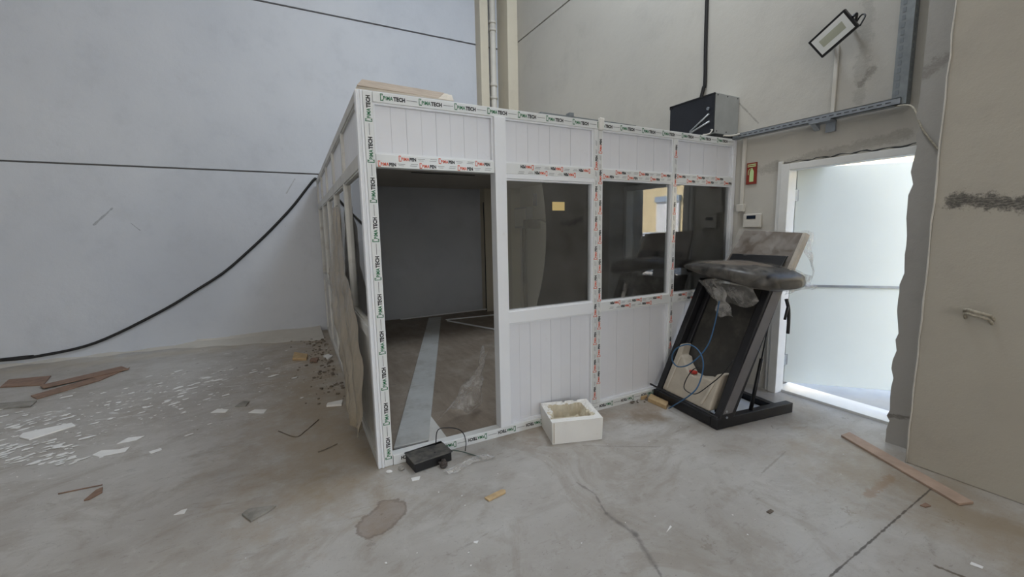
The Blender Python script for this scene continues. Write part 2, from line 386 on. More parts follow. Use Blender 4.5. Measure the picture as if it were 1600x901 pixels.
# ------------------------------------------------------------------ door
do = thing('door_1', 'white framed exit door opened outwards', 'door', (3.6, -.95, 0)); del do['category']; do['kind'] = 'structure'
obj('jamb', B((3.50, -.535, 0), (3.62, -.462, 2.10)), M_doorframe, do, bevel=.004)
obj('jamb', B((3.50, -1.50, 0), (3.62, -1.43, 2.10)), M_doorframe, do, bevel=.004)
obj('door_frame_head', B((3.50, -1.43, 2.045), (3.62, -.535, 2.10)), M_doorframe, do, bevel=.004)
obj('architrave', B((3.515, -.462, 0), (3.545, -.425, 2.13)), M_doorframe, do, bevel=.004)
obj('sill', B((3.60, -1.45, -.02), (3.86, -.46, .022)), M_doorframe, do, bevel=.004)
th = math.radians(137); hx, hy = 3.665, -.475
dl = Vector((math.sin(th), math.cos(th), 0)); dn = Vector((dl.y, -dl.x, 0)) # dn: inward face side
ML = lambda v: Vector((hx, hy, 0)) + dl*v[0] + dn*v[1] + Vector((0, 0, v[2]))
lf = obj('door_leaf', B((0.03, -.02, .075), (1.03, .02, 2.075), ML), M_doorleaf, do, bevel=.003)
obj('push_bar', B((.03, .02, 1.0), (1.03, .032, 1.02), ML), M_steel, lf)
for z in (.25, 1.78):
    bm = bm_new(); tube(bm, [ML((.0, .03, z)), ML((.0, .03, z+.10))], .014, 10); box(bm, (0, .018, z), (.05, .026, z+.10), ML); box(bm, (3.60, -.53, z), (3.66, -.475, z+.1))
    obj('hinge', bm, M_steel, do)
# plaster crack above the door
bm = bm_new(); pts = [(XW-.002, y, 2.118+.006*math.sin(y*40)+random.uniform(-.004, .004)) for y in [-.45-.035*i for i in range(29)]]
tube(bm, pts, [random.choice((.002, .003, .004, .007)) for _ in pts], 5); S('trim_3', bm, M_slot)
# ------------------------------------------------------------------ outside
S('ground', B((XW+.14, -40, -.3), (45, 30, -.012)), M_outground)
fb = thing('warehouse_building', 'cream rendered building with white roller shutter, mirrored in the cabin glass', 'building', (14, -9, 0))
obj('wall', B((14, -32, 0), (18, 8, 6.5)), M_cream, fb)
for y0 in (-10.85, -17, -2.6):
    obj('shutter_box', B((13.86, y0, 2.70), (14, y0+1.3, 2.92)), M_blueg, fb)
    bm = bm_new()
    for k in range(27): box(bm, (13.93, y0+.05, .02+k*.1), (14, y0+1.25, .11+k*.1))
    obj('roller_shutter', bm, M_shutter, fb, kind='stuff')
obj('window', B((13.95, -9.0, 2.0), (14.0, -8.7, 2.2)), M_carglass, fb)
cr = thing('parked_car', 'pale silver car parked outside, its roof mirrored in the cabin glass', 'car', (9.6, -6.9, 0))
bm = bm_new(); prof = [(-2.1, .35), (-2.15, .5), (-1.4, .92), (-.75, 1.42), (.6, 1.47), (1.35, 1.0), (2.05, .9), (2.1, .4)]
def carpt(s_, w, z): return (9.6+w, -6.9+s_, z)
rows = []
for w, k in ((-.85, 0), (-.88, .4), (-.62, 1), (.62, 1), (.88, .4), (.85, 0)):
    rows.append([bm.verts.new(carpt(s_, w, .35+(z-.35)*(k if z > 1.05 else (1 if k else .0)) if z > 1.05 else (z if k else .35))) for s_, z in prof])
for a, b_ in zip(rows, rows[1:]):
    for i in range(len(prof)-1): bm.faces.new((a[i], a[i+1], b_[i+1], b_[i]))
bmesh.ops.contextual_create(bm, geom=[e for e in bm.edges if e.is_boundary])
obj('body', bm, M_carp, cr, bevel=.04)
for s_ in (-1.35, 1.3):
    for w in (-.8, .8):
        bm = bm_new(); tube(bm, [carpt(s_, w-.1, .32), carpt(s_, w+.1, .32)], .32, 20); obj('wheel', bm, M_tyre, cr)
for w, sg in ((-.79, -1), (.79, 1)):
    bm = bm_new(); prism(bm, [carpt(-1.2, w, .98), carpt(-.72, w-.1*sg, 1.34), (carpt(.5, w-.1*sg, 1.36)), carpt(1.05, w, 1.02)], (.03*sg, 0, 0)); obj('side_window', bm, M_carglass, cr)
# ------------------------------------------------------------------ lettering
_tc = {}
def text_mesh(txt, bold=0.0, sx=1.0):
    key = (txt, bold, sx)
    if key in _tc: return _tc[key]
    cu = bpy.data.curves.new('t', 'FONT'); cu.body = txt; cu.size = 1; cu.offset = bold; cu.resolution_u = 2; cu.space_character = 1.05
    o = bpy.data.objects.new('t', cu); COL.objects.link(o); bpy.context.view_layer.update()
    dg = bpy.context.evaluated_depsgraph_get(); me = o.evaluated_get(dg).to_mesh()
    vs = [(v.co.x*sx, v.co.y) for v in me.vertices]; fs = [tuple(p.vertices) for p in me.polygons]
    w = max(v[0] for v in vs); x0 = min(v[0] for v in vs)
    vs = [(v[0]-x0, v[1]) for v in vs]; w -= x0
    o.evaluated_get(dg).to_mesh_clear(); bpy.data.objects.remove(o); bpy.data.curves.remove(cu)
    _tc[key] = (vs, fs, w); return _tc[key]
def put(bm, data, x, s, fr, mi):
    vs, fs, w = data; V = [bm.verts.new(fr(x+a*s, b_*s)) for a, b_ in vs]
    for f in fs:
        try: q = bm.faces.new([V[i] for i in f]); q.material_index = mi
        except ValueError: pass
    return w*s
def rect(bm, x0, y0, x1, y1, fr, mi):
    q = bm.faces.new([bm.verts.new(fr(*p)) for p in ((x0, y0), (x1, y0), (x1, y1), (x0, y1))]); q.material_index = mi
def logo(bm, fr, h, kind):
    """a bracket-like door mark, then the word; fr maps film coordinates to the hall"""
    t = h*.13; H = h*1.2; y0 = -h*.22
    for r_ in ((0, y0, t, y0+H), (0, y0, h*.55, y0+t), (0, y0+H-t, h*.5, y0+H), (h*.30, y0+H-t, h*.42, y0+H*.72), (h*.30, y0, h*.42, y0+H*.22)):
        rect(bm, *r_, fr, 0)
    x = h*.55; s_ = h*.92
    x += put(bm, text_mesh('PiMA', .030, .80), x, s_, fr, 0) + h*.06
    x += put(bm, text_mesh('TECH' if kind == 'T' else 'PEN', .055, .86), x, s_, fr, 1)
    return x
def film_print(parent, O, du, dv, n_, L, pitch, h, kind, start=0, alt=False, gaps=True):
    """printed marks repeated along a film, each its own piece; O origin, du along, dv up (letters), n_ outward"""
    O, du, dv, n_ = Vector(O), Vector(du), Vector(dv), Vector(n_)
    x = start
    while x < L:
        fr = lambda a, b_, x=x: O + du*(x+a) + dv*b_ + n_*.0012
        est = h*(4.35 if kind == 'T' else 3.75)
        if x >= 0 and x+est <= L+.005:
            bm = bm_new(); w = logo(bm, fr, h, kind)
            if x+pitch-.006 < L and pitch-w > .03:
                g0, g1 = w+.010, pitch-.010; k = g1-g0
                if kind == 'T': rect(bm, g0, h*.30, g1, h*.40, fr, 2)
                else:
                    rect(bm, g0, h*.45, g0+k*.36, h*.55, fr, 2); rect(bm, g0+k*.05, h*.15, g0+k*.3, h*.22, fr, 2)
                    rect(bm, g0+k*.64, h*.55, g1, h*.65, fr, 2); rect(bm, g0+k*.6, h*.2, g1-k*.05, h*.30, fr, 2)
            obj('lettering', bm, [M_green if kind == 'T' else M_orange, M_black, M_grey], parent, recalc=False)
        x += pitch
# ------------------------------------------------------------------ the cabin
H = 2.407
cb = thing('partition_cabin', 'white plastic framed office cabin with glass panes, standing in the corner of the hall', 'cabin', (1.75, 2.3, 0))
FR = 'frame_rail'
X_, Y_, Z_ = (1, 0, 0), (0, 1, 0), (0, 0, 1)
nX = (-1, 0, 0); nY = (0, -1, 0)
def rail(a, b_, m=M_film_w, name=FR, bev=.003): return obj(name, B(a, b_), m, cb, bevel=bev)
# corner post: smooth plain profiles and a printed one
bm = bm_new(); box(bm, (-.030, -.004, .0), (-.016, .05, H)); box(bm, (-.016, .001, 0), (-.006, .05, H)); box(bm, (-.006, -.004, 0), (.010, .05, H)); obj('corner_profile', bm, M_pvc, cb, bevel=.003)
p = rail((.012, 0, 0), (.068, .07, H), name='post'); film_print(p, (.053, 0, .03), Z_, (-1, 0, 0), nY, H-.04, .242, .035, 'T', .02)
p = rail((.070, 0, 2.347), (3.49, .07, H), name='top_rail'); film_print(p, (.07, 0, 2.365), X_, Z_, nY, 3.42, .240, .035, 'T', .045)
p = rail((.070, -.004, 0), (3.49, .07, .070), name='bottom_rail'); film_print(p, (3.49, -.004, .050), nX, (0, 0, -1), nY, 3.42, .245, .035, 'T', .03)
rail((3.49, 0, 0), (3.535, .07, H), M_pvc, 'end_post')
# mullions
rail((.880, -.014, .072), (.968, .07, 2.345), M_pvc, 'mullion')
m2a = rail((1.765, 0, .072), (1.806, .07, 2.345), name='mullion'); m2b = rail((1.809, 0, .072), (1.850, .07, 2.345), name='mullion')
film_print(m2a, (1.798, 0, .08), Z_, nX, nY, 2.25, .24, .030, 'P', .03); film_print(m2b, (1.840, 0, .08), Z_, nX, nY, 2.25, .24, .030, 'P', .16)
m3 = rail((2.660, 0, .072), (2.712, .07, 2.345), name='mullion'); film_print(m3, (2.700, 0, .08), Z_, nX, nY, 2.25, .25, .030, 'P', .1)
# horizontal rails
sec = [(.070, .880), (.968, 1.765), (1.850, 2.660), (2.712, 3.49)]
for i, (a, b_) in enumerate(sec):
    r_ = rail((a, 0, 1.962), (b_, .07, 2.041))
    L = b_-a
    if i == 1:
        film_print(r_, (b_, 0, 2.028), nX, (0, 0, -1), nY, L, .262, .030, 'P', .04); film_print(r_, (b_, 0, 1.990), nX, (0, 0, -1), nY, L, .262, .030, 'P', -.08)
        rail((a, -.004, 1.930), (b_, .06, 1.961), M_pvc, 'sash_rail')
        rail((a, -.004, .868), (b_, .07, .958), M_pvc, 'sill_rail')
    else:
        film_print(r_, (a, 0, 2.009), X_, Z_, nY, L, .262, .030, 'P', .14 if i != 3 else .0); film_print(r_, (a, 0, 1.972), X_, Z_, nY, L, .262, .030, 'P', .01 if i != 3 else .13)
    if i >= 2:
        r2_ = rail((a, 0, .868), (b_, .07, .950), name='sill_rail')
        film_print(r2_, (b_, 0, .942), nX, (0, 0, -1), nY, L, .25, .030, 'P', .10); film_print(r2_, (b_, 0, .904), nX, (0, 0, -1), nY, L, .25, .030, 'P', -.02)
def bead(x0, z0, x1, z1, y=.010, w=.012, plane='Y', m=M_pvc):
    bm = bm_new(); R_ = []
    for i_, d in ((0, 0), (w, 0), (w, .03), (0, .03)):
        q = [(x0+i_, z0+i_), (x1-i_, z0+i_), (x1-i_, z1-i_), (x0+i_, z1-i_)]
        R_.append([bm.verts.new((a, y+d, b_) if plane == 'Y' else (side_x(a)+.008+d, a, b_)) for a, b_ in q])
    for k in range(4):
        A, C_ = R_[k], R_[(k+1) % 4]
        for i in range(4): bm.faces.new((A[i], A[(i+1) % 4], C_[(i+1) % 4], C_[i]))
    obj('glazing_bead', bm, m, cb)
def planks(x0, z0, x1, z1, y=.034, n=8):
    bead(x0, z0, x1, z1)
    x0 += .012; x1 -= .012; w = (x1-x0)/n
    for k in range(n):
        bm = bm_new(); a = x0+k*w
        box(bm, (a+.0007, y+.0012*(k % 2), z0+.01), (a+w-.0007, y+.02, z1-.01))
        obj('plank', bm, M_pvc2, cb)
    obj('backing', B((x0, y+.010, z0+.01), (x1, y+.03, z1-.01)), M_pvc2, cb)
for i, (a, b_) in enumerate(sec):
    planks(a, 2.041, b_, 2.347)
    if i > 0:
        planks(a, .071, b_, .868)
        z0, z1 = (.958, 1.930) if i == 1 else (.950, 1.962)
        bead(a, z0, b_, z1)
        obj('pane', B((a+.008, .030, z0+.008), (b_-.008, .036, z1-.008)), M_glass, cb)
# left side, slightly out of square
def side_x(y): return -.030 + .0225*y
SX = lambda v: Vector((side_x(v.y)+v.x, v.y, v.z))
def srail(y0, y1, z0, z1, m=M_pvc_dusty, name=FR, d=.07): return obj(name, B((0, y0, z0), (d, y1, z1), SX), m, cb, bevel=.003)
YE = 4.70
srail(.05, YE, 2.347, H, name='top_rail'); srail(.05, YE, 1.955, 2.035); srail(.05, YE, .87, .95, name='sill_rail'); srail(.05, YE, 0, .07, name='bottom_rail')
dv = [.05, .96, 1.88, 2.80, 3.72, YE]
for y in dv[1:-1]: srail(y-.03, y+.03, .07, 2.347, name='mullion')
srail(YE-.06, YE, .07, 2.347, name='mullion')
for k in range(5):
    y0 = dv[k]+(.03 if k else 0); y1 = dv[k+1]-(.03 if k < 4 else .06)
    for z0, z1 in ((2.035, 2.347), (.07, .87)):
        bead(y0, z0, y1, z1, plane='X', m=M_pvc_dusty)
        n = 8; w = (y1-y0-.02)/n
        for j in range(n):
            a = y0+.01+j*w; obj('plank', B((.022, a+.0012, z0+.01), (.04, a+w-.0012, z1-.01), SX), M_pvc_dusty if z0 < 1 else M_pvc2, cb)
        obj('gasket', B((.034, y0+.01, z0+.01), (.05, y1-.01, z1-.01), SX), M_groove, cb)
    bead(y0, .95, y1, 1.955, plane='X', m=M_pvc_dusty)
    obj('pane', B((.026, y0+.01, .96), (.032, y1-.01, 1.945), SX), M_glass, cb)
# floor and ceiling of the cabin
bm = bm_new(); prism(bm, [(.045, .075, .002), (3.535, .075, .002), (3.535, 4.37, .002), (3.33, 4.37, .002), (3.33, 4.57, .002), (2.89, 4.57, .002), (2.89, 4.785, .002), (.15, 4.785, .002)], (0, 0, .045)); obj('laminate_floor', bm, M_floorin, cb)
# open bay added in the unseen front half to let daylight into the cabin
bm = bm_new(); prism(bm, [(.09, 2.05, 2.352), (3.535, 2.05, 2.352), (3.535, 4.37, 2.352), (3.33, 4.37, 2.352), (3.33, 4.57, 2.352), (2.89, 4.57, 2.352), (2.89, 4.785, 2.352), (.15, 4.785, 2.352)], (0, 0, .05)); obj('roof_slab', bm, M_intw, cb)
obj('roof_slab', B((.09, .075, 2.352), (.72, 2.048, 2.402)), M_intw, cb); obj('roof_slab', B((3.05, .075, 2.352), (3.535, 2.048, 2.402)), M_intw, cb)
obj('light_slot', B((1.10, 2.92, 2.345), (2.0, 2.96, 2.351)), M_slot, cb)
tag(obj('plastic_bracket', B((1.80, -.03, 2.335), (1.845, .0, 2.43)), M_sink, bevel=.008), 'off-white plastic block stuck on the cabin top rail above its second printed mullion', 'bracket')
tag(obj('sticky_note', B((1.383, .026, 1.708), (1.497, .0295, 1.774)), M_note), 'tan paper note stuck on the second glass pane', 'note')
M4 = Matrix.Translation((2.13, .027, 1.02)) @ Matrix.Rotation(math.radians(18), 4, 'Y')
tag(obj('pale_strip', B((-.02, -.002, -.07), (.02, 0, .07), M4), M_film), 'pale slanted strip on the third glass pane', 'tape')  # translucent strip added for a pale slanted mark on the glass
# ------------------------------------------------------------------ inside the cabin
eb = thing('electrical_box', 'grey electrical box on the wall inside the cabin, seen through the glass', 'electrical box', (3.47, 4.1, 1.6))
obj('housing', B((3.40, 3.90, 1.62), (3.535, 4.35, 1.99)), M_cabinetw, eb, bevel=.006)
obj('cover', B((3.385, 3.93, 1.65), (3.40, 4.32, 1.96)), M_trunk, eb, bevel=.004)
tag(obj('blue_switch', B((3.50, 3.75, 2.0), (3.535, 3.84, 2.21)), simple('blue_plate', (52, 64, 110), .5), bevel=.004), 'blue plate above the electrical box inside the cabin', 'switch')
for y, wh in ((4.12, 'nearest'), (4.17, 'middle'), (4.22, 'farthest')):
    bm = bm_new(); tube(bm, smooth_path([(3.50, y, 1.62), (3.51, y+.02, 1.1), (3.50, y, .6), (3.51, y-.02, .05)]), .012, 6)
    tag(obj('power_cable', bm, M_cable), wh+' of the three black power cables running from the electrical box down to the floor', 'cable', 'power cables under the electrical box')
bm = bm_new(); pts = [(3.46, 3.60, 1.74), (3.49, 3.48, 1.725), (3.5, 2.91, 1.556), (3.5, 2.65, 1.337), (3.5, 2.41, 1.12), (3.5, 2.23, .988), (3.5, 1.94, .90), (3.5, 1.67, .876), (3.5, 1.45, .82), (3.5, 1.27, .771), (3.5, 1.09, .784), (3.5, .9, .883), (3.5, .6, 1.15), (3.51, .35, 1.5)]
tube(bm, smooth_path(pts), .014, 8); tag(obj('drooping_cable', bm, M_cable), 'thick black cable drooping along the wall inside the cabin', 'cable')
tag(obj('black_bracket', B((3.30, 3.62, 1.60), (3.53, 3.86, 1.76), None), M_cable, bevel=.02), 'black bundle of fittings beside the electrical box', 'fitting')
bm = bm_new(); tube(bm, smooth_path([(2.86, 4.55, 2.1), (2.87, 4.55, 1.2), (2.86, 4.54, .06)]), .008, 6)
tag(obj('thin_cable', bm, M_cable), 'thin black cable hanging down the first corner column inside the cabin', 'cable')
bm = bm_new(); tube(bm, [(3.0, 4.5, 1.72), (3.2, 4.45, 1.73), (3.02, 4.48, 1.66), (3.22, 4.44, 1.66)], .010, 6)
tag(obj('coat_hook', bm, M_cable), 'black wire hook at the corner column inside the cabin', 'hook')
# long strips on the cabin floor
bm = bm_new(); prism(bm, [(.10, .11, .05), (.345, .095, .05), (1.93, 4.45, .05), (1.72, 4.5, .05)], (0, 0, .02)); tag(obj('long_panel', bm, simple('dusty_panel', (186, 187, 184), .4, var=.1, scale=3, dirt=((140, 134, 124), 4, .5, .5)), bevel=.003), 'long white plastic panel lying on the cabin floor', 'panel')
bm = bm_new(); prism(bm, [U(668, 700, 2, .052)+Vector((.012, .02, 0)), U(702, 690, 2, .052)+Vector((0, .02, 0)), U(671, 652, 2, .052)+Vector((.012, 0, 0))], (0, 0, .012)); tag(obj('panel_offcut', bm, M_pvc_dusty), 'triangular white panel offcut beside the long panel', 'offcut')
for a, b_, lab in (((1.2, 4.40, .11), (2.85, 4.52, .10), 'white plastic rod lying along the back wall inside the cabin'),
              ((1.93, 4.2, .055), (3.2, 4.1, .055), 'thin white strip behind the other rods on the cabin floor'),
              ((1.93, 4.1, .055), (2.5, 2.6, .055), 'thin white strip running diagonally over the cabin floor')):
    bm = bm_new(); a, b_ = Vector(a), Vector(b_); t = (b_-a).normalized(); w = Vector((-t.y, t.x, 0))*.018
    prism(bm, [a-w, b_-w, b_+w, a+w], (0, 0, .015)); tag(obj('plastic_strip', bm, M_pvc), lab, 'strip')
# crumpled film inside, hanging on the first mullion
def crumple(fn, nu, nv, amp, sc, seed):
    def g(u, v):
        p = Vector(fn(u, v)); q = p*sc + Vector((seed, seed*2, seed*3))
        return p + Vector((noise.noise(q), noise.noise(q+Vector((9, 0, 0))), noise.noise(q+Vector((0, 9, 0)))))*amp
    return g
bm = bm_new()
grid(bm, crumple(lambda u, v: (.90-.10*(1-u)-.32*v*v*(1-u), .13+.10*u+.20*v, .66-.56*v+.04*math.sin(u*6)), 16, 22, .045, 8, 3), 16, 22)
tag(obj('crumpled_film', bm, M_film2), 'clear crumpled plastic film hanging inside the cabin opening by the white mullion', 'plastic film')
# ------------------------------------------------------------------ dusty sheet on the left side
bm = bm_new()
prof = [(1.80, 1.15, 1.75), (1.60, .98, 1.95), (1.27, .92, 2.25), (1.03, .44, 2.6), (.75, .28, 2.3), (.53, .14, 1.9), (.35, .12, 1.60), (.17, .14, 1.25), (.10, .35, 1.0)]
def shp(u, v):
    t = v*(len(prof)-1); i = min(int(t), len(prof)-2); f = t-i
    z = prof[i][0]*(1-f)+prof[i+1][0]*f; a = prof[i][1]*(1-f)+prof[i+1][1]*f; c = prof[i][2]*(1-f)+prof[i+1][2]*f
    y = a+(c-a)*u
    return (side_x(y)-.03-.045*v+.022*math.sin(u*17+v*5)*(.3+v), y, z)
grid(bm, crumple(shp, 0, 0, .028, 6, 5), 26, 34)
tag(obj('dusty_sheet', bm, M_dustfilm), 'dusty beige plastic sheet hanging down the left side of the cabin', 'plastic sheet')
# ------------------------------------------------------------------ on the cabin roof
for k, m in enumerate((M_boardedge, M_boardedge, M_cardboard)):
    q = [U(556+k, 139, 1, .04), U(709-12*k, 159, 1, .10), U(706-6*k, 150, 1, .50), U(566, 129, 1, .62)]
    bm = bm_new(); prism(bm, [p+Vector((0, 0, .008*k+.002)) for p in q], (0, 0, .006))
    tag(obj('roof_board', bm, m), ('lowest', 'middle', 'topmost')[k]+' thin board of the small stack on the cabin roof corner', 'board', 'thin boards on the cabin roof')
bm = bm_new(); prism(bm, [(1.33, .10, 2.41), (2.32, .12, 2.41), (2.32, .16, 2.41), (1.33, .14, 2.41)], (0, 0, .04)); box(bm, (1.60, .10, 2.45), (1.64, .15, 2.475))
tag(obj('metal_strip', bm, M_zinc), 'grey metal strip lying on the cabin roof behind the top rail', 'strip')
nc = thing('network_cabinet', 'grey metal wall cabinet with dark glass door above the cabin', 'cabinet', (3.36, .26, 2.44))
bm = bm_new()
box(bm, (3.19, .0, 2.44), (3.535, .010, 2.80)); box(bm, (3.19, .51, 2.44), (3.535, .52, 2.80)); box(bm, (3.19, .01, 2.79), (3.535, .51, 2.80)); box(bm, (3.19, .01, 2.44), (3.535, .51, 2.45)); box(bm, (3.525, .01, 2.45), (3.535, .51, 2.79))
obj('housing', bm, M_cabinetw, nc)
gb = NB('smoked_glass'); gb.p.inputs['Base Color'].default_value = (.012, .014, .02, 1); gb.p.inputs['Roughness'].default_value = .06; gb.l(gb.mix(gb.noise(3), (.012, .014, .02, 1), (.02, .023, .03, 1)), gb.p.inputs['Base Color'])
dr = obj('door', B((3.176, .0, 2.445), (3.186, .52, 2.80)), gb.m, nc)
obj('door_edge', B((3.172, .0, 2.788), (3.190, .52, 2.802)), M_darkmetal, dr); obj('door_edge', B((3.172, .49, 2.77), (3.190, .525, 2.80)), M_blackp, dr)
bm = bm_new(); tube(bm, [(3.176, .06, 2.67), (3.160, .06, 2.67)], .014, 14); obj('lock', bm, M_steel, dr)
for a, b_ in (((3.17, .05, 2.62), (3.17, .26, 2.50)), ((3.17, .04, 2.55), (3.17, .30, 2.475))):
    bm = bm_new(); tube(bm, [a, b_], .009, 4); obj('diagonal_bar', bm, M_cabinetw, dr)  # pale diagonal bars just in front of the door glass
for x in (3.22, 3.36, 3.51):
    for z in (2.785, 2.46):
        bm = bm_new(); tube(bm, [(x, .001, z), (x, -.004, z)], .006, 8); obj('screw', bm, M_slot, nc)
obj('foot', B((3.24, .02, 2.408), (3.5, .5, 2.44)), M_slot, nc)
bm = bm_new(); tube(bm, smooth_path([(3.17, .02, 2.47), (3.15, -.01, 2.46), (3.12, .00, 2.425), (3.06, .02, 2.415)]), .006, 6)
tag(obj('white_wire', bm, M_trunk), 'short white wire hanging from the wall cabinet', 'wire')
bm = bm_new(); tube(bm, smooth_path([(3.30, -.02, 2.42), (3.40, -.04, 2.425), (3.50, -.10, 2.45), (3.51, -.20, 2.455)]), .008, 6)
tag(obj('white_wire', bm, M_trunk), 'pale wire running from under the wall cabinet into the slotted tray', 'wire')
bm = bm_new(); tube(bm, smooth_path([(3.52, .405, 6.9), (3.52, .40, 3.9), (3.52, .385, 3.08), (3.52, .40, 3.0), (3.50, .44, 2.80)], 8), .018, 8)
tag(obj('supply_cable', bm, M_cable), 'black cable coming down the wall to the wall cabinet', 'cable')
# ------------------------------------------------------------------ slotted cable tray
def tray(name, lab, a, b_, vert):
    t = thing(name, lab, 'cable tray', a)
    bm = bm_new(); sl = bm_new()
    if not vert:
        (x, y0, z0), (_, y1, _z) = a, b_
        box(bm, (3.46, y1, 2.400), (3.465, y0, 2.447)); box(bm, (3.46, y1, 2.400), (3.535, y0, 2.404)); box(bm, (3.46, y1, 2.443), (3.50, y0, 2.447))
        y = y0-.06
        while y > y1+.05:
            box(sl, (3.4585, y-.032, 2.420), (3.4605, y, 2.427)); y -= .052
    else:
        box(bm, (3.47, -1.29, 2.40), (3.475, -1.235, ZC-.05)); box(bm, (3.47, -1.32, 2.40), (3.535, -1.29, ZC-.05))
        z = 2.47
        while z < 5:
            box(sl, (3.4685, -1.272, z), (3.4705, -1.252, z+.03)); box(sl, (3.49, -1.3205, z), (3.51, -1.289, z+.03)); z += .05
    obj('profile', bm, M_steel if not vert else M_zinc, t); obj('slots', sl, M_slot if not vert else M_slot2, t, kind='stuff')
tray('cable_tray', 'horizontal slotted galvanised cable tray above the door', (3.46, .0, 2.40), (3.46, -1.29, 2.40), False)
tray('cable_tray', 'vertical slotted galvanised cable tray rising to the right of the floodlight', (3.46, -1.29, 2.40), None, True)
bm = bm_new(); prism(bm, [(3.44, -.70, 2.398), (3.535, -.70, 2.398), (3.535, -.70, 2.34)], (0, -.04, 0)); box(bm, (3.52, -.86, 2.31), (3.537, -.79, 2.398)); box(bm, (3.44, -.86, 2.385), (3.535, -.70, 2.398))
tag(obj('tray_bracket', bm, M_steel), 'small metal bracket under the horizontal cable tray', 'bracket')
bm = bm_new(); tube(bm, smooth_path([(3.50, -1.25, 2.40), (3.3, -1.42, 2.33), (3.245, -1.50, 2.17), (3.24, -1.58, 2.04), (3.235, -1.66, 1.93)]), .006, 6)
tag(obj('brown_cord', bm, M_rope), 'dirty brown cord hanging from the tray corner over the rough column', 'cord')
# trunking, switch box, floodlight, sign, thermostat
tr_ = thing('cable_trunking', 'white vertical trunking with junction box beside the cabin end', 'trunking', (3.52, -.08, 1.7))
obj('trunk', B((3.515, -.103, 1.775), (3.537, -.072, 2.40)), M_trunk, tr_, bevel=.003); obj('junction_box', B((3.50, -.122, 1.705), (3.537, -.045, 1.777)), M_trunk, tr_, bevel=.006)
tag(obj('cable_trunking', B((3.52, -.843, 2.45), (3.537, -.815, 2.97)), M_trunk, bevel=.003), 'white vertical trunking under the floodlight', 'trunking')
fl = thing('floodlight', 'black framed floodlight with pale glass mounted high on the wall', 'floodlight', (3.46, -.78, 3.0))
c = [U(1262, 67, 0, 3.36), U(1319, 14, 0, 3.34), U(1342, 41, 0, 3.40), U(1284, 91, 0, 3.42)]
nn = (c[1]-c[0]).cross(c[3]-c[0]).normalized()
if nn.x < 0: nn = -nn
def quad(t): # inset corners
    ce = sum(c, Vector())/4; return [ce+(p-ce)*t for p in c]
def inset(d):
    e1 = (c[1]-c[0]).normalized(); e2 = (c[3]-c[0]).normalized()
    return [c[0]+(e1+e2)*d, c[1]+(-e1+e2)*d, c[2]-(e1+e2)*d, c[3]+(e1-e2)*d]
bm = bm_new(); prism(bm, c, nn*.035); obj('housing', bm, M_blackp, fl, bevel=.004)
bm = bm_new(); prism(bm, [p-nn*.001 for p in inset(.017)], nn*.01); gl_ = obj('lens', bm, M_lens, fl)
bm = bm_new(); prism(bm, [p-nn*.0022 for p in inset(.055)], nn*.002); obj('led_plate', bm, M_led, gl_)
bm = bm_new(); mid = (c[1]+c[2])/2; mid2 = (c[0]+c[3])/2
tube(bm, smooth_path([mid+nn*.015, mid+nn*.05+(c[1]-c[0]).normalized()*.02, Vector((3.53, -.93, 3.05))]), .010, 8)
obj('mounting_arm', bm, M_darkmetal, fl)
bm = bm_new(); tube(bm, smooth_path([c[2]+nn*.02, c[2]+nn*.05+Vector((0, -.02, .06)), c[2]+nn*.08+Vector((0, .02, .07)), c[2]+nn*.09+Vector((0, .08, -.02))]), .006, 6); obj('cord', bm, M_cable, fl)
bm = bm_new(); tube(bm, [mid2*.3+(c[3]+c[2])/2*.7+nn*.02, Vector((3.53, -.80, 2.97))], .010, 8); obj('mounting_arm', bm, M_darkmetal, fl)
sg = thing('extinguisher_sign', 'small red fire extinguisher sign beside the door', 'sign', (3.53, -.165, 1.96))
obj('plate', B((3.530, -.218, 1.962), (3.537, -.116, 2.162)), M_signred, sg)
def sgy(a, b_, z0, z1, m, nm): return obj(nm, B((3.5285, -b_, z0), (3.531, -a, z1)), m, sg)
bm = bm_new(); prism(bm, [(3.5285, -y, z) for y, z in ((.150, 1.985), (.190, 1.985), (.190, 2.075), (.183, 2.095), (.176, 2.10), (.176, 2.112), (.165, 2.112), (.165, 2.10), (.157, 2.095), (.150, 2.075))], (.002, 0, 0)); obj('extinguisher_symbol', bm, M_signgreen, sg)
bm = bm_new(); tube(bm, smooth_path([(3.529, -.164, 2.107), (3.529, -.146, 2.10), (3.529, -.137, 2.08), (3.529, -.137, 2.05)]), .0035, 4); obj('hose_symbol', bm, M_signgreen, sg)
for z in (2.140, 2.124): obj('lettering', B((3.5285, -.208, z), (3.531, -.126, z+.009)), M_signgreen, sg)
tm = thing('wall_thermostat', 'white thermostat with dark display on the wall beside the door', 'thermostat', (3.52, -.207, 1.55))
obj('casing', B((3.510, -.293, 1.552), (3.537, -.118, 1.682)), M_trunk, tm, bevel=.006); obj('display', B((3.5075, -.245, 1.632), (3.512, -.155, 1.665)), M_lcd, tm)
# ------------------------------------------------------------------ rope hook on the right panel
for k, (dy, dz) in enumerate(((0, 0), (.004, .022))):
    bm = bm_new(); pts = [(3.035, -1.862+dy, 1.00+dz), (3.0, -1.868+dy, 1.03+dz), (2.975, -1.89, 1.035+dz), (2.965, -1.915, 1.03+dz), (2.975, -1.945, 1.022+dz), (3.0, -1.965-dy, 1.01+dz), (3.035, -1.972-dy, .985+dz)]
    P_ = smooth_path(pts, 8); tube(bm, P_, [.0085+.0015*math.sin(i*1.6) for i in range(len(P_))], 8)
    tag(obj('lifting_loop', bm, M_rope), ('lower', 'upper')[k]+' strand of the twisted rope loop set into the right concrete panel', 'rope loop')
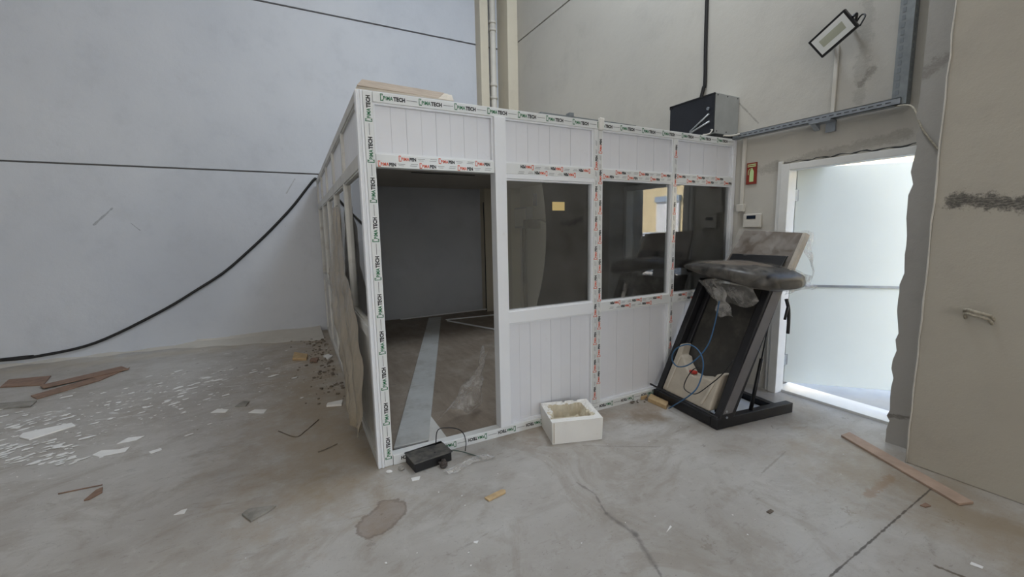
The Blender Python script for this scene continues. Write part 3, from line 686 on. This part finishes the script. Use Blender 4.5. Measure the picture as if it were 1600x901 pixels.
# ------------------------------------------------------------------ hall cable on the back wall
pts = [(-20, 564), (0, 563), (60, 556), (150, 535), (250, 487), (310, 451), (350, 425), (385, 395), (420, 362), (455, 325), (478, 296), (491, 280)]
P_ = [U(x, y, 1, 4.765) for x, y in pts]; P_ = [Vector((-9+.02, 4.7, .06))] + P_ + [Vector((.10, 4.765, 2.43)), Vector((.3, 4.70, 2.425))]
bm = bm_new(); tube(bm, smooth_path(P_, 6), .018, 8); tag(obj('hanging_cable', bm, M_cable), 'long black cable sagging along the back wall down to the floor', 'cable')
# ------------------------------------------------------------------ treadmill, folded up
tx, ty, ta = 2.37, -.755, math.radians(-7)
eu = Vector((math.cos(ta), math.sin(ta), 0)); ev = Vector((-math.sin(ta), math.cos(ta), 0))
T = lambda v: Vector((tx, ty, 0)) + eu*v[0] + ev*v[1] + Vector((0, 0, v[2]))
tm = thing('folding_treadmill', 'dark folded treadmill wrapped in plastic film, standing beside the door', 'treadmill', (tx, ty, 0), ta)
W_ = .735
def tb(name, a, b_, m, par=None, bevel=.006): return obj(name, B(a, b_, T), m, par or tm, bevel=bevel)
tb('base_rail', (.0, 0, 0), (.84, .065, .085), M_darkmetal); tb('base_rail', (.0, W_-.065, 0), (.84, W_, .085), M_darkmetal)
tb('cross_bar', (.0, .066, .005), (.075, W_-.066, .085), M_darkmetal); tb('cross_bar', (.70, .066, .005), (.76, W_-.066, .06), M_darkmetal)
bm = bm_new(); tube(bm, [T((-.02, -.02, .115)), T((-.02, W_+.02, .125))], .009, 8); obj('axle_rod', bm, M_darkmetal, tm)
tb('silver_trim', (.03, .12, .087), (.06, W_-.12, .100), M_steel, bevel=0)
LEAN = .50
def mastq(v0, v1, u0, w):
    bm = bm_new(); prism(bm, [T((u0, v0, .02)), T((u0+w, v0, .02)), T((u0+LEAN+w*1.02, v0, 1.09)), T((u0+LEAN, v0, 1.09))], ev*(v1-v0)); return bm
for v0, v1 in ((0, .065), (W_-.065, W_)): obj('upright', mastq(v0, v1, .0, .15), M_darkmetal, tm, bevel=.006)
sd = bm_new(); prism(sd, [T((.055, -.004, .12)), T((.15, -.004, .12)), T((.63, -.004, 1.06)), T((.52, -.004, 1.06))], ev*.003)
obj('side_face', sd, simple('grey_side', (112, 110, 112), .45, .2), tm)  # lighter grey sheet over the outer face of the near upright
for u, z in ((.06, .14), (.065, .09)):
    bm = bm_new(); tube(bm, [T((u+.03, 0, z)), T((u+.03, -.008, z))], .009, 10); obj('bolt', bm, M_steel, tm)
# deck standing up between the uprights
def Dk(u, v, z): # deck frame: z along the lean
    return T((.07+LEAN*z/1.05+u, v, .09+z))
DKM = lambda v: Dk(*v)
obj('deck', B((.05, .10, .0), (.10, W_-.10, .96), DKM), M_belt, tm, bevel=.01)
for v0, v1 in ((.072, .12), (W_-.12, W_-.072)): obj('deck_rail', B((.02, v0, .0), (.12, v1, .98), DKM), M_darkmetal, tm, bevel=.006)
bm = bm_new()
mc = [(.12, .02), (W_-.12, .02), (W_-.12, .30), (W_-.17, .29), (W_-.19, .20), (W_-.27, .22), (W_-.33, .19), (W_-.42, .185), (W_-.47, .22), (W_-.52, .31), (W_-.565, .33), (W_-.60, .42), (.13, .42)]
mc = [(W_-.09, .02), (W_-.09, .42), (W_-.135, .42), (W_-.15, .33), (W_-.19, .325), (W_-.24, .27), (W_-.32, .22), (W_-.40, .215), (W_-.48, .235), (W_-.55, .235), (W_-.575, .29), (W_-.62, .30), (.10, .02)]
prism(bm, [Dk(-.06, v, z) for v, z in mc], eu*.10); obj('motor_cover', bm, M_beige, tm, bevel=.012)
bm = bm_new(); prism(bm, [Dk(-.068, v, z) for v, z in ((W_-.14, .05), (W_-.15, .32), (W_-.165, .32), (W_-.155, .05))], eu*.01); obj('cover_rib', bm, M_boardedge, tm)
bm = bm_new(); prism(bm, [Dk(-.068, v, z) for v, z in ((.20, .05), (.16, .22), (.145, .22), (.18, .05))], eu*.01); obj('cover_rib', bm, M_boardedge, tm)
tb('red_switch', (.12, .37, .315), (.16, .43, .34), M_redplug)
# gas strut
bm = bm_new(); tube(bm, [T((.40, .04, .08)), T((.49, .04, .50))], .015, 10); tube(bm, [T((.49, .04, .50)), T((.55, .04, .80))], .006, 8); obj('gas_strut', bm, M_blackp, tm)
bm = bm_new(); tube(bm, smooth_path([T((.66, -.01, .98)), T((.68, -.02, .90)), T((.69, -.02, .80)), T((.69, -.02, .70))]), .013, 8); tube(bm, [T((.67, -.02, .92)), T((.63, -.03, .82))], .010, 8); obj('safety_strap', bm, M_blackp, tm)
# console body: a lens-like bar with two arms reaching back
def loft(secs, n=20):
    bm = bm_new(); R_ = []
    for v, uc, du, zc, dz, e in secs:
        ring = []
        for k in range(n):
            a = 2*math.pi*k/n; ca, sa = math.cos(a), math.sin(a)
            ring.append(bm.verts.new(T((uc+du*math.copysign(abs(ca)**e, ca), v, zc+dz*math.copysign(abs(sa)**e, sa)))))
        R_.append(ring)
    for a, b_ in zip(R_, R_[1:]):
        for k in range(n): f = bm.faces.new((a[k], a[(k+1) % n], b_[(k+1) % n], b_[k])); f.smooth = True
    bm.faces.new(R_[0][::-1]); bm.faces.new(R_[-1]); return bm
SEC = [(-.075, .62, .12, 1.105, .035, .6), (-.05, .60, .21, 1.12, .060, .55), (.04, .56, .26, 1.145, .074, .5), (.20, .54, .30, 1.175, .070, .5), (.37, .53, .31, 1.19, .062, .55), (.54, .53, .29, 1.20, .050, .6), (.70, .54, .24, 1.205, .036, .7), (.82, .55, .16, 1.20, .022, .8), (.90, .56, .05, 1.19, .008, .9)]
obj('console', loft(SEC), M_blackp, tm)
for v, dz in ((.03, 0), (.74, .03)):
    bm = bm_new(); P_ = smooth_path([T((.66, v, 1.12+dz)), T((.78, v, 1.11+dz)), T((.85, v, 1.10+dz)), T((.90, v, 1.09+dz))]); tube(bm, P_, [.036]*(len(P_)-2)+[.030, .02], 12); obj('handlebar', bm, M_blackp, tm)
obj('console_top', loft([(.06, .60, .10, 1.215, .006, .8), (.2, .58, .2, 1.235, .010, .8), (.37, .57, .22, 1.25, .012, .8), (.54, .57, .2, 1.25, .010, .8), (.70, .58, .13, 1.24, .006, .8)]), M_boardface, tm)
obj('display', B((0, 0, 0), (1, 1, 1), lambda v: T((.66+.085*v.z+.02*v.x, .07+.53*v.y, 1.20+.115*v.z))), M_blackp, tm, bevel=.004)
# display board leaning back
bd0, bd1 = (.71, 1.17), (.89, 1.50)
bm = bm_new(); prism(bm, [T((bd0[0], .03, bd0[1])), T((bd1[0], .03, bd1[1])), T((bd1[0], .61, bd1[1]+.03)), T((bd0[0], .66, bd0[1]+.03))], T((.035, 0, -.018))-T((0, 0, 0))); obj('display_board', bm, M_boardface, tm, bevel=.004)
bm = bm_new(); prism(bm, [T((bd0[0]-.006, .022, bd0[1])), T((bd1[0]-.006, .022, bd1[1])), T((bd1[0]-.006, .05, bd1[1]+.002)), T((bd0[0]-.006, .05, bd0[1]+.002))], T((.048, 0, -.02))-T((0, 0, 0))); obj('board_edge', bm, M_boardedge, tm)
# film wrapped over console and board
SEC2 = [(v, uc, du+.012, zc+.004, dz+.010, e) for v, uc, du, zc, dz, e in SEC]
bm = loft(SEC2, 36)
bmesh.ops.subdivide_edges(bm, edges=bm.edges[:], cuts=1, use_grid_fill=True)
for v in bm.verts: q = v.co*11; v.co += Vector((noise.noise(q), noise.noise(q+Vector((5, 0, 0))), noise.noise(q+Vector((0, 5, 0)))))*.012
obj('wrapping_film', bm, M_thin, tm)
bm = bm_new()
def brd(u, v):
    t = u; s_ = v
    uu = bd0[0]+(bd1[0]-bd0[0])*t-.02; zz = bd0[1]+(bd1[1]-bd0[1])*t+.012
    return T((uu, -.01+.66*s_, zz+.03*s_))
grid(bm, crumple(brd, 0, 0, .014, 9, 2), 14, 26)
obj('wrapping_film', bm, M_film, tm); bm = bm_new()
grid(bm, crumple(lambda u, v: T((bd1[0]-.03+.07*v-.03*(1-u), -.015-.05*math.sin(v*3)*(1-u), bd1[1]+.01-.42*(1-u)*(.4+.6*v)-.02*v)), 0, 0, .03, 9, 4), 14, 12)
obj('wrapping_film', bm, M_film2, tm)
bm = bm_new() # film hanging over the arm on the right and under the console
grid(bm, crumple(lambda u, v: T((.60+.30*u, -.03+.05*math.sin(v*6)*v, 1.18-.03*u-.15*v*(1-.3*u))), 0, 0, .035, 8, 6), 18, 14)
obj('wrapping_film', bm, M_film2, tm); bm = bm_new()
grid(bm, crumple(lambda u, v: T((.32+.11*v, .04+.54*u, 1.12-.02*math.sin(u*9)-(.10+.13*abs(math.sin(u*2.6+.4)))*v)), 0, 0, .022, 8, 8), 26, 12)
obj('wrapping_film', bm, M_film3, tm)
bm = bm_new(); grid(bm, crumple(lambda u, v: T((.34+.03*v, .30+.13*u-.06*v, 1.05-.24*v)), 0, 0, .04, 12, 9), 12, 16); obj('wrapping_film', bm, M_film2, tm)
# cables of the treadmill
bm = bm_new(); tube(bm, smooth_path([U(x, y, 0, d) for x, y, d in ((1124, 470, 2.72), (1117, 505, 2.66), (1108, 535, 2.60), (1094, 555, 2.54), (1075, 570, 2.47), (1058, 572, 2.45), (1050, 560, 2.45), (1056, 545, 2.46), (1075, 538, 2.48), (1092, 548, 2.48), (1099, 570, 2.44), (1092, 600, 2.38), (1078, 617, 2.33))]+[U(1045, 638, 2, .012)], 8), .0055, 8)
obj('blue_cable', bm, M_bluecable, tm)
bm = bm_new(); tube(bm, smooth_path([U(x, y, 0, d) for x, y, d in ((1146, 562, 2.40), (1130, 583, 2.37), (1110, 600, 2.36), (1087, 615, 2.35), (1070, 608, 2.36), (1071, 595, 2.38), (1082, 578, 2.40), (1094, 573, 2.42))], 8), .004, 6); obj('thin_cord', bm, M_cable, tm)
bm = bm_new(); prism(bm, [T(v) for v in ((.10, .08, .002), (.68, .08, .002), (.69, .62, .002), (.30, .65, .002), (.10, .5, .002))], (0, 0, .012)); tag(obj('lit_floor_sheet', bm, M_flake), 'thin white sheet for brightly lit floor and white plastic inside the treadmill base', 'sheet')  # white sheet put in for brightly lit floor seen with white plastic
# ------------------------------------------------------------------ white sink block
c0, c1 = Vector((1.148, -.307, 0)), Vector((1.523, -.425, 0))
e1 = (c1-c0).normalized(); e2 = Vector((-e1.y, e1.x, 0))
WS, DS, HS = .393, .345, .17
SM = lambda u, v, z: c0+e1*u+e2*v+Vector((0, 0, z))
sk = thing('broken_sink', 'white broken square sink with brown stained basin, in front of the cabin', 'sink', c0+e1*.2+e2*.17)
bm = bm_new(); n = 26; rs = random.Random(4)
def topz(u, v):
    z = HS+.012*v/DS
    cx, cy = WS*.48, DS*.56; a = abs((u-cx)/(WS*.36)); b_ = abs((v-cy)/(DS*.33)); r_ = max(a, b_)
    jag = .16*noise.noise(Vector((u*22, v*22, 1)))
    if r_+jag < 1: return z - .105*min(1, (1-r_-jag)*5)
    if v > .06 and r_+jag < 1.22: return z-.012-.006*noise.noise(Vector((u*40, v*40, 0)))
    return z
V = [[bm.verts.new(SM(u*WS/n, v*DS/n, topz(u*WS/n, v*DS/n))) for v in range(n+1)] for u in range(n+1)]
for i in range(n):
    for j in range(n):
        f = bm.faces.new((V[i][j], V[i+1][j], V[i+1][j+1], V[i][j+1]))
        zz = sum(v.co.z for v in f.verts)/4; f.material_index = 1 if zz < HS-.004 else 0
def sidef(edge):
    lo = [bm.verts.new((v.co.x*.98+(c0+e1*.2+e2*.17).x*.02, v.co.y*.98+(c0+e1*.2+e2*.17).y*.02, 0)) for v in edge]
    for k in range(len(edge)-1): bm.faces.new((edge[k], edge[k+1], lo[k+1], lo[k]))
sidef([V[i][0] for i in range(n+1)]); sidef([V[n][j] for j in range(n+1)]); sidef([V[i][n] for i in range(n, -1, -1)]); sidef([V[0][j] for j in range(n, -1, -1)])
obj('basin', bm, [M_sink, M_sinkin], sk, bevel=0)
bm = bm_new(); P0, P1 = SM(-.004, .004, .02), SM(-.004, .34, .02)
prism(bm, [SM(.012, -.0045, .012), SM(.018, -.0045, .012), SM(.018, -.0045, .165), SM(.012, -.0045, .165)], e2*.004); obj('edge_groove', bm, M_boardedge, sk)
# ------------------------------------------------------------------ black box with cable loop
bb = thing('black_box', 'dusty black plastic box with a cable loop at the foot of the cabin opening', 'box', (.36, -.06, 0))
A0, A1 = U(649, 739, 2, 0), U(706, 719, 2, 0); g1 = (A1-A0).normalized(); g2 = Vector((-g1.y, g1.x, 0))
BX = lambda v: A0+g1*v[0]+g2*v[1]+Vector((0, 0, v[2]))
L_ = (A1-A0).length
bm = bm_new(); box(bm, (0, 0, .0), (L_, .17, .062), BX); obj('body', bm, M_boxside, bb, bevel=.004)
obj('lid', B((-.006, -.006, .062), (L_+.006, .176, .070), BX), M_boxgrey, bb, bevel=.002)
bm = bm_new(); tube(bm, [BX((L_*.62, .05, .069)), BX((L_*.62, .05, .0715))], .007, 12); obj('lid_knob', bm, M_blackp, bb)
bm = bm_new(); tube(bm, smooth_path([BX((L_*.80, .14, .068))]+[U(x, y, 1, -.02) for x, y in ((684, 672), (700, 668), (715, 670), (724, 677), (728, 690))]+[U(727, 704, 2, .006)], 8), .0035, 6); obj('cable_loop', bm, M_darkmetal, bb)
bm = bm_new(); tube(bm, smooth_path([BX((L_*.95, .12, .03)), U(715, 704, 2, .02), U(735, 709, 2, .01), U(752, 715, 2, .006)], 8), .004, 6); obj('cable_tail', bm, simple('green_grey_cable', (78, 92, 84), .5), bb)
bm = bm_new()
def clod(bm, c_, r, seed, flat=.6, sub=2):
    b2 = bmesh.new(); bmesh.ops.create_icosphere(b2, subdivisions=sub, radius=1)
    vs = {}
    for v in b2.verts:
        k = 1+.45*noise.noise(v.co*1.7+Vector((seed, 0, 0))); vs[v] = bm.verts.new(Vector((c_[0]+v.co.x*r*k, c_[1]+v.co.y*r*k, c_[2]+(v.co.z+.75)*r*k*flat)))
    for f in b2.faces: bm.faces.new([vs[v] for v in f.verts])
    b2.free()
p_ = U(693, 729, 2, 0); clod(bm, (p_.x, p_.y, .0), .028, 3.3, .9, 3); tag(obj('dirt_clod', bm, simple('grey_clod', (92, 84, 80), .9, var=.3, scale=40, bump=.7)), 'grey dirt clod in front of the black box', 'clod')
p_ = U(627, 733, 2, 0); bm = bm_new(); clod(bm, (p_.x, p_.y, 0), .022, 1.2, .5); tag(obj('pebble', bm, M_greystone), 'dark grey pebble left of the black box', 'pebble')
p_ = U(608, 738, 2, 0); bm = bm_new(); clod(bm, (p_.x, p_.y, 0), .017, 7.2, .5); tag(obj('pebble', bm, M_flake), 'pale pebble at the foot of the corner post', 'pebble')
bm = bm_new(); e = [U(x, y, 2, .003) for x, y in ((690, 738), (712, 728), (735, 716), (748, 711), (770, 710), (775, 716), (755, 719), (738, 724), (715, 737), (700, 741))]
ctr = sum(e, Vector())/len(e); bm_v = [bm.verts.new(p) for p in e]; cc = bm.verts.new(ctr+Vector((0, 0, .03)))
for i in range(len(e)): bm.faces.new((bm_v[i], bm_v[(i+1) % len(e)], cc))
bmesh.ops.subdivide_edges(bm, edges=bm.edges[:], cuts=3, use_grid_fill=True)
for v in bm.verts: v.co.z = max(.002, v.co.z+.02*noise.noise(v.co*25)+.004)
tag(obj('film_scrap', bm, M_film2), 'crumpled clear film scrap on the floor right of the black box', 'plastic film')
# ------------------------------------------------------------------ planks, boards and chips on the floor
def slab(px, h, m, name, label, cat, group=None, z=0., lift=0, bevel=.002, smear=None):
    ps = [U(x, y, 2, z) for x, y in px]
    for p in ps: p.z = z+.0005
    if lift: ps[0].z += lift
    a = sum(((ps[i].x*ps[(i+1) % len(ps)].y)-(ps[(i+1) % len(ps)].x*ps[i].y)) for i in range(len(ps)))
    bm = bm_new(); prism(bm, ps, (0, 0, h)); o = obj(name, bm, m, bevel=bevel); return tag(o, label, cat, group)
slab([(1314, 682), (1327, 677), (1521, 787), (1498, 790)], .014, M_card, 'wooden_plank', 'long brown plank on the floor by the right concrete panel', 'plank')
slab([(0, 606), (14, 594), (80, 588), (68, 602)], .012, M_redwood, 'wooden_board', 'short wide reddish board at the left edge of the floor', 'board')
slab([(62, 603), (190, 573), (202, 577), (68, 607)], .010, M_redwood, 'wooden_board', 'upper long reddish lath on the floor at left', 'board', lift=0, z=.011)
slab([(48, 619), (150, 590), (203, 575), (156, 595), (58, 624)], .010, M_redwood, 'wooden_board', 'lower long reddish lath crossing the upper lath', 'board')
slab([(-30, 642), (-10, 632), (58, 627), (48, 636)], .014, M_greystone, 'grey_board', 'grey board end below the reddish laths at the left edge', 'board')
slab([(30, 684), (36, 678), (112, 662), (118, 666), (46, 688)], .012, M_flake, 'white_board', 'largest white board piece lying in the plaster dust', 'board')
slab([(378, 805), (388, 797), (432, 791), (420, 800), (392, 816)], .012, M_greystone, 'tile_piece', 'grey broken tile piece with worn corner, alone on the front floor', 'tile')
slab([(131, 783), (150, 767), (161, 762), (160, 770), (140, 781)], .010, M_redwood, 'wood_chip', 'brown wood chip in the left foreground', 'wood chip')
slab([(757, 779), (784, 766), (790, 767), (790, 771), (764, 784)], .010, M_pine, 'yellow_wood_piece', 'small yellow-orange wood piece on the floor in front of the cabin', 'wood piece')
slab([(642, 747), (657, 744), (655, 750), (644, 752)], .004, M_flake, 'plaster_chip', 'white chip just in front of the black box', 'chip')
slab([(271, 805), (284, 797), (293, 795), (288, 803)], .004, M_flake, 'plaster_chip', 'white chip on the floor left of the grey tile piece', 'chip')
slab([(232, 706), (252, 700), (253, 703), (236, 709)], .004, M_flake, 'plaster_chip', 'narrow white chip on the floor midway between dust and cabin', 'chip')
slab([(1197, 800), (1204, 796), (1209, 799), (1203, 803)], .006, M_rubble, 'dirt_crumb', 'dark crumb on the floor in front of the treadmill', 'crumb')
slab([(1437, 790), (1446, 786), (1455, 791), (1446, 793)], .006, M_redwood, 'wood_chip', 'small brown wood chip beside the plank near the floor joint', 'wood chip')
slab([(1517, 878), (1537, 886), (1535, 889), (1515, 882)], .004, M_flake, 'plaster_chip', 'thin white splinter at the lower right of the floor', 'chip')
slab([(740, 846), (748, 845), (746, 850), (740, 849)], .004, M_flake, 'plaster_chip', 'small white crumb near the bottom centre of the floor', 'chip')
slab([(1041, 832), (1047, 821), (1050, 823), (1047, 826)], .003, M_flake, 'plaster_chip', 'tiny white crumb right of the floor crack', 'chip')
slab([(144, 711), (158, 704), (186, 702), (203, 698), (196, 706), (155, 714)], .004, M_flake, 'plaster_flake', 'long white plaster flake in front of the white board', 'flake')
slab([(182, 694), (200, 684), (226, 681), (213, 688)], .004, M_flake, 'plaster_flake', 'white plaster flake in the middle of the plaster dust', 'flake')
slab([(329, 645), (340, 639), (358, 640), (352, 645)], .005, M_flake, 'plaster_flake', 'rounded white flake left of the twin flakes near the cabin', 'flake')
slab([(388, 645), (398, 640), (417, 640), (412, 646)], .005, M_flake, 'plaster_flake', 'rounded white flake nearest the cabin side', 'flake')
slab([(367, 636), (380, 627), (390, 628), (384, 635)], .010, M_greystone, 'mortar_lump', 'grey mortar piece between the rounded white flakes', 'mortar piece')
# wood blocks by the cabin foot near the treadmill
for q_, h_, m_, lab in (([(1012, 627), (1017, 620), (1044, 633), (1041, 640)], .035, M_pine, 'pale wood block beside the foot of the treadmill'), ([(1001, 625), (1003, 618), (1012, 617), (1011, 623)], .03, M_pine, 'small pale wood block beside the cabin foot, left of the other block')):
    slab(q_, h_, m_, 'wood_block', lab, 'wood block')
bm = bm_new(); rg = random.Random(11)
for k in range(26):
    p_ = U(rg.uniform(985, 1040), rg.uniform(618, 630), 2, 0); clod(bm, (p_.x, p_.y, 0), rg.uniform(.006, .018), k*3.1, .5, 1)
o = obj('debris', bm, M_rubble); tag(o, 'brown dirt and shreds piled at the cabin foot', 'debris'); o['kind'] = 'stuff'
# rubble along the left side of the cabin
bm = bm_new()
for k in range(220):
    t = rg.random()**.7; y = 1.2+3.1*t; x = side_x(y)-.05-abs(rg.gauss(0, .16)); 
    clod(bm, (x, y, 0), rg.choice((.005, .007, .01, .014, .022)), k*2.3, .35, 1)
o = obj('rubble', bm, M_rubble); tag(o, 'brown rubble crumbs scattered along the left side of the cabin', 'rubble'); o['kind'] = 'stuff'
slab([(457, 563), (460, 553), (481, 556), (479, 563)], .03, M_pine, 'wood_block', 'pale wood block on the floor by the back wall', 'wood block')
slab([(510, 636), (512, 632), (536, 627), (534, 634)], .02, M_flake, 'plaster_lump', 'white plaster lump in the rubble beside the cabin side', 'plaster lump')
slab([(484, 565), (486, 561), (498, 561), (495, 567)], .02, M_redwood, 'brick_bit', 'reddish bit in the rubble near the back wall', 'brick bit')
slab([(505, 558), (512, 555), (520, 557), (513, 562)], .02, M_flake, 'tile_bit', 'pale bit of tile in the rubble close to the cabin side', 'tile')
# flakes beyond counting
bm = bm_new()
def flake(cx, cy, r, sx):
    a0 = rg.random()*6.28; n = rg.choice((4, 5, 6)); ca, sa = math.cos(.45), math.sin(.45); ps = []
    for k in range(n):
        a = a0+k*6.283/n; rr_ = r*rg.uniform(.6, 1.2); x, y = math.cos(a)*rr_*sx, math.sin(a)*rr_
        ps.append((cx+x*ca-y*sa, cy+x*sa+y*ca, .0015+rg.random()*.003))
    prism(bm, ps, (0, 0, .002))
for k in range(420):
    t = rg.random(); cx = -3.7+2.7*t+rg.gauss(0, .35); cy = 1.35+1.5*t+rg.gauss(0, .45)
    flake(cx, cy, rg.choice((.005, .008, .012, .018, .026)), rg.uniform(1, 2.6))
for k in range(60):
    p_ = U(rg.uniform(0, 130), rg.uniform(690, 725), 2, 0); flake(p_.x, p_.y, rg.uniform(.005, .022), rg.uniform(1, 3))
for k in range(90): flake(rg.uniform(-2.5, 2.9), rg.uniform(-2, -.45), rg.uniform(.003, .006), 1)
o = obj('plaster_flakes', bm, M_flake); tag(o, 'many small white paint and plaster flakes strewn over the left floor', 'flakes'); o['kind'] = 'stuff'
# twigs and straws
for pp_, m_, lab in (([(435, 673), (462, 682), (478, 672), (498, 655)], M_rubble, 'bent dark twig on the floor left of the cabin'), ([(497, 706), (512, 700), (527, 693)], M_rubble, 'short dark twig near the foot of the dusty sheet'), ([(91, 771), (125, 764), (160, 757)], M_redwood, 'thin brown splinter above the brown chip')):
    bm = bm_new(); tube(bm, smooth_path([U(x, y, 2, .004) for x, y in pp_]), .004, 5); tag(obj('twig', bm, m_), lab, 'twig')
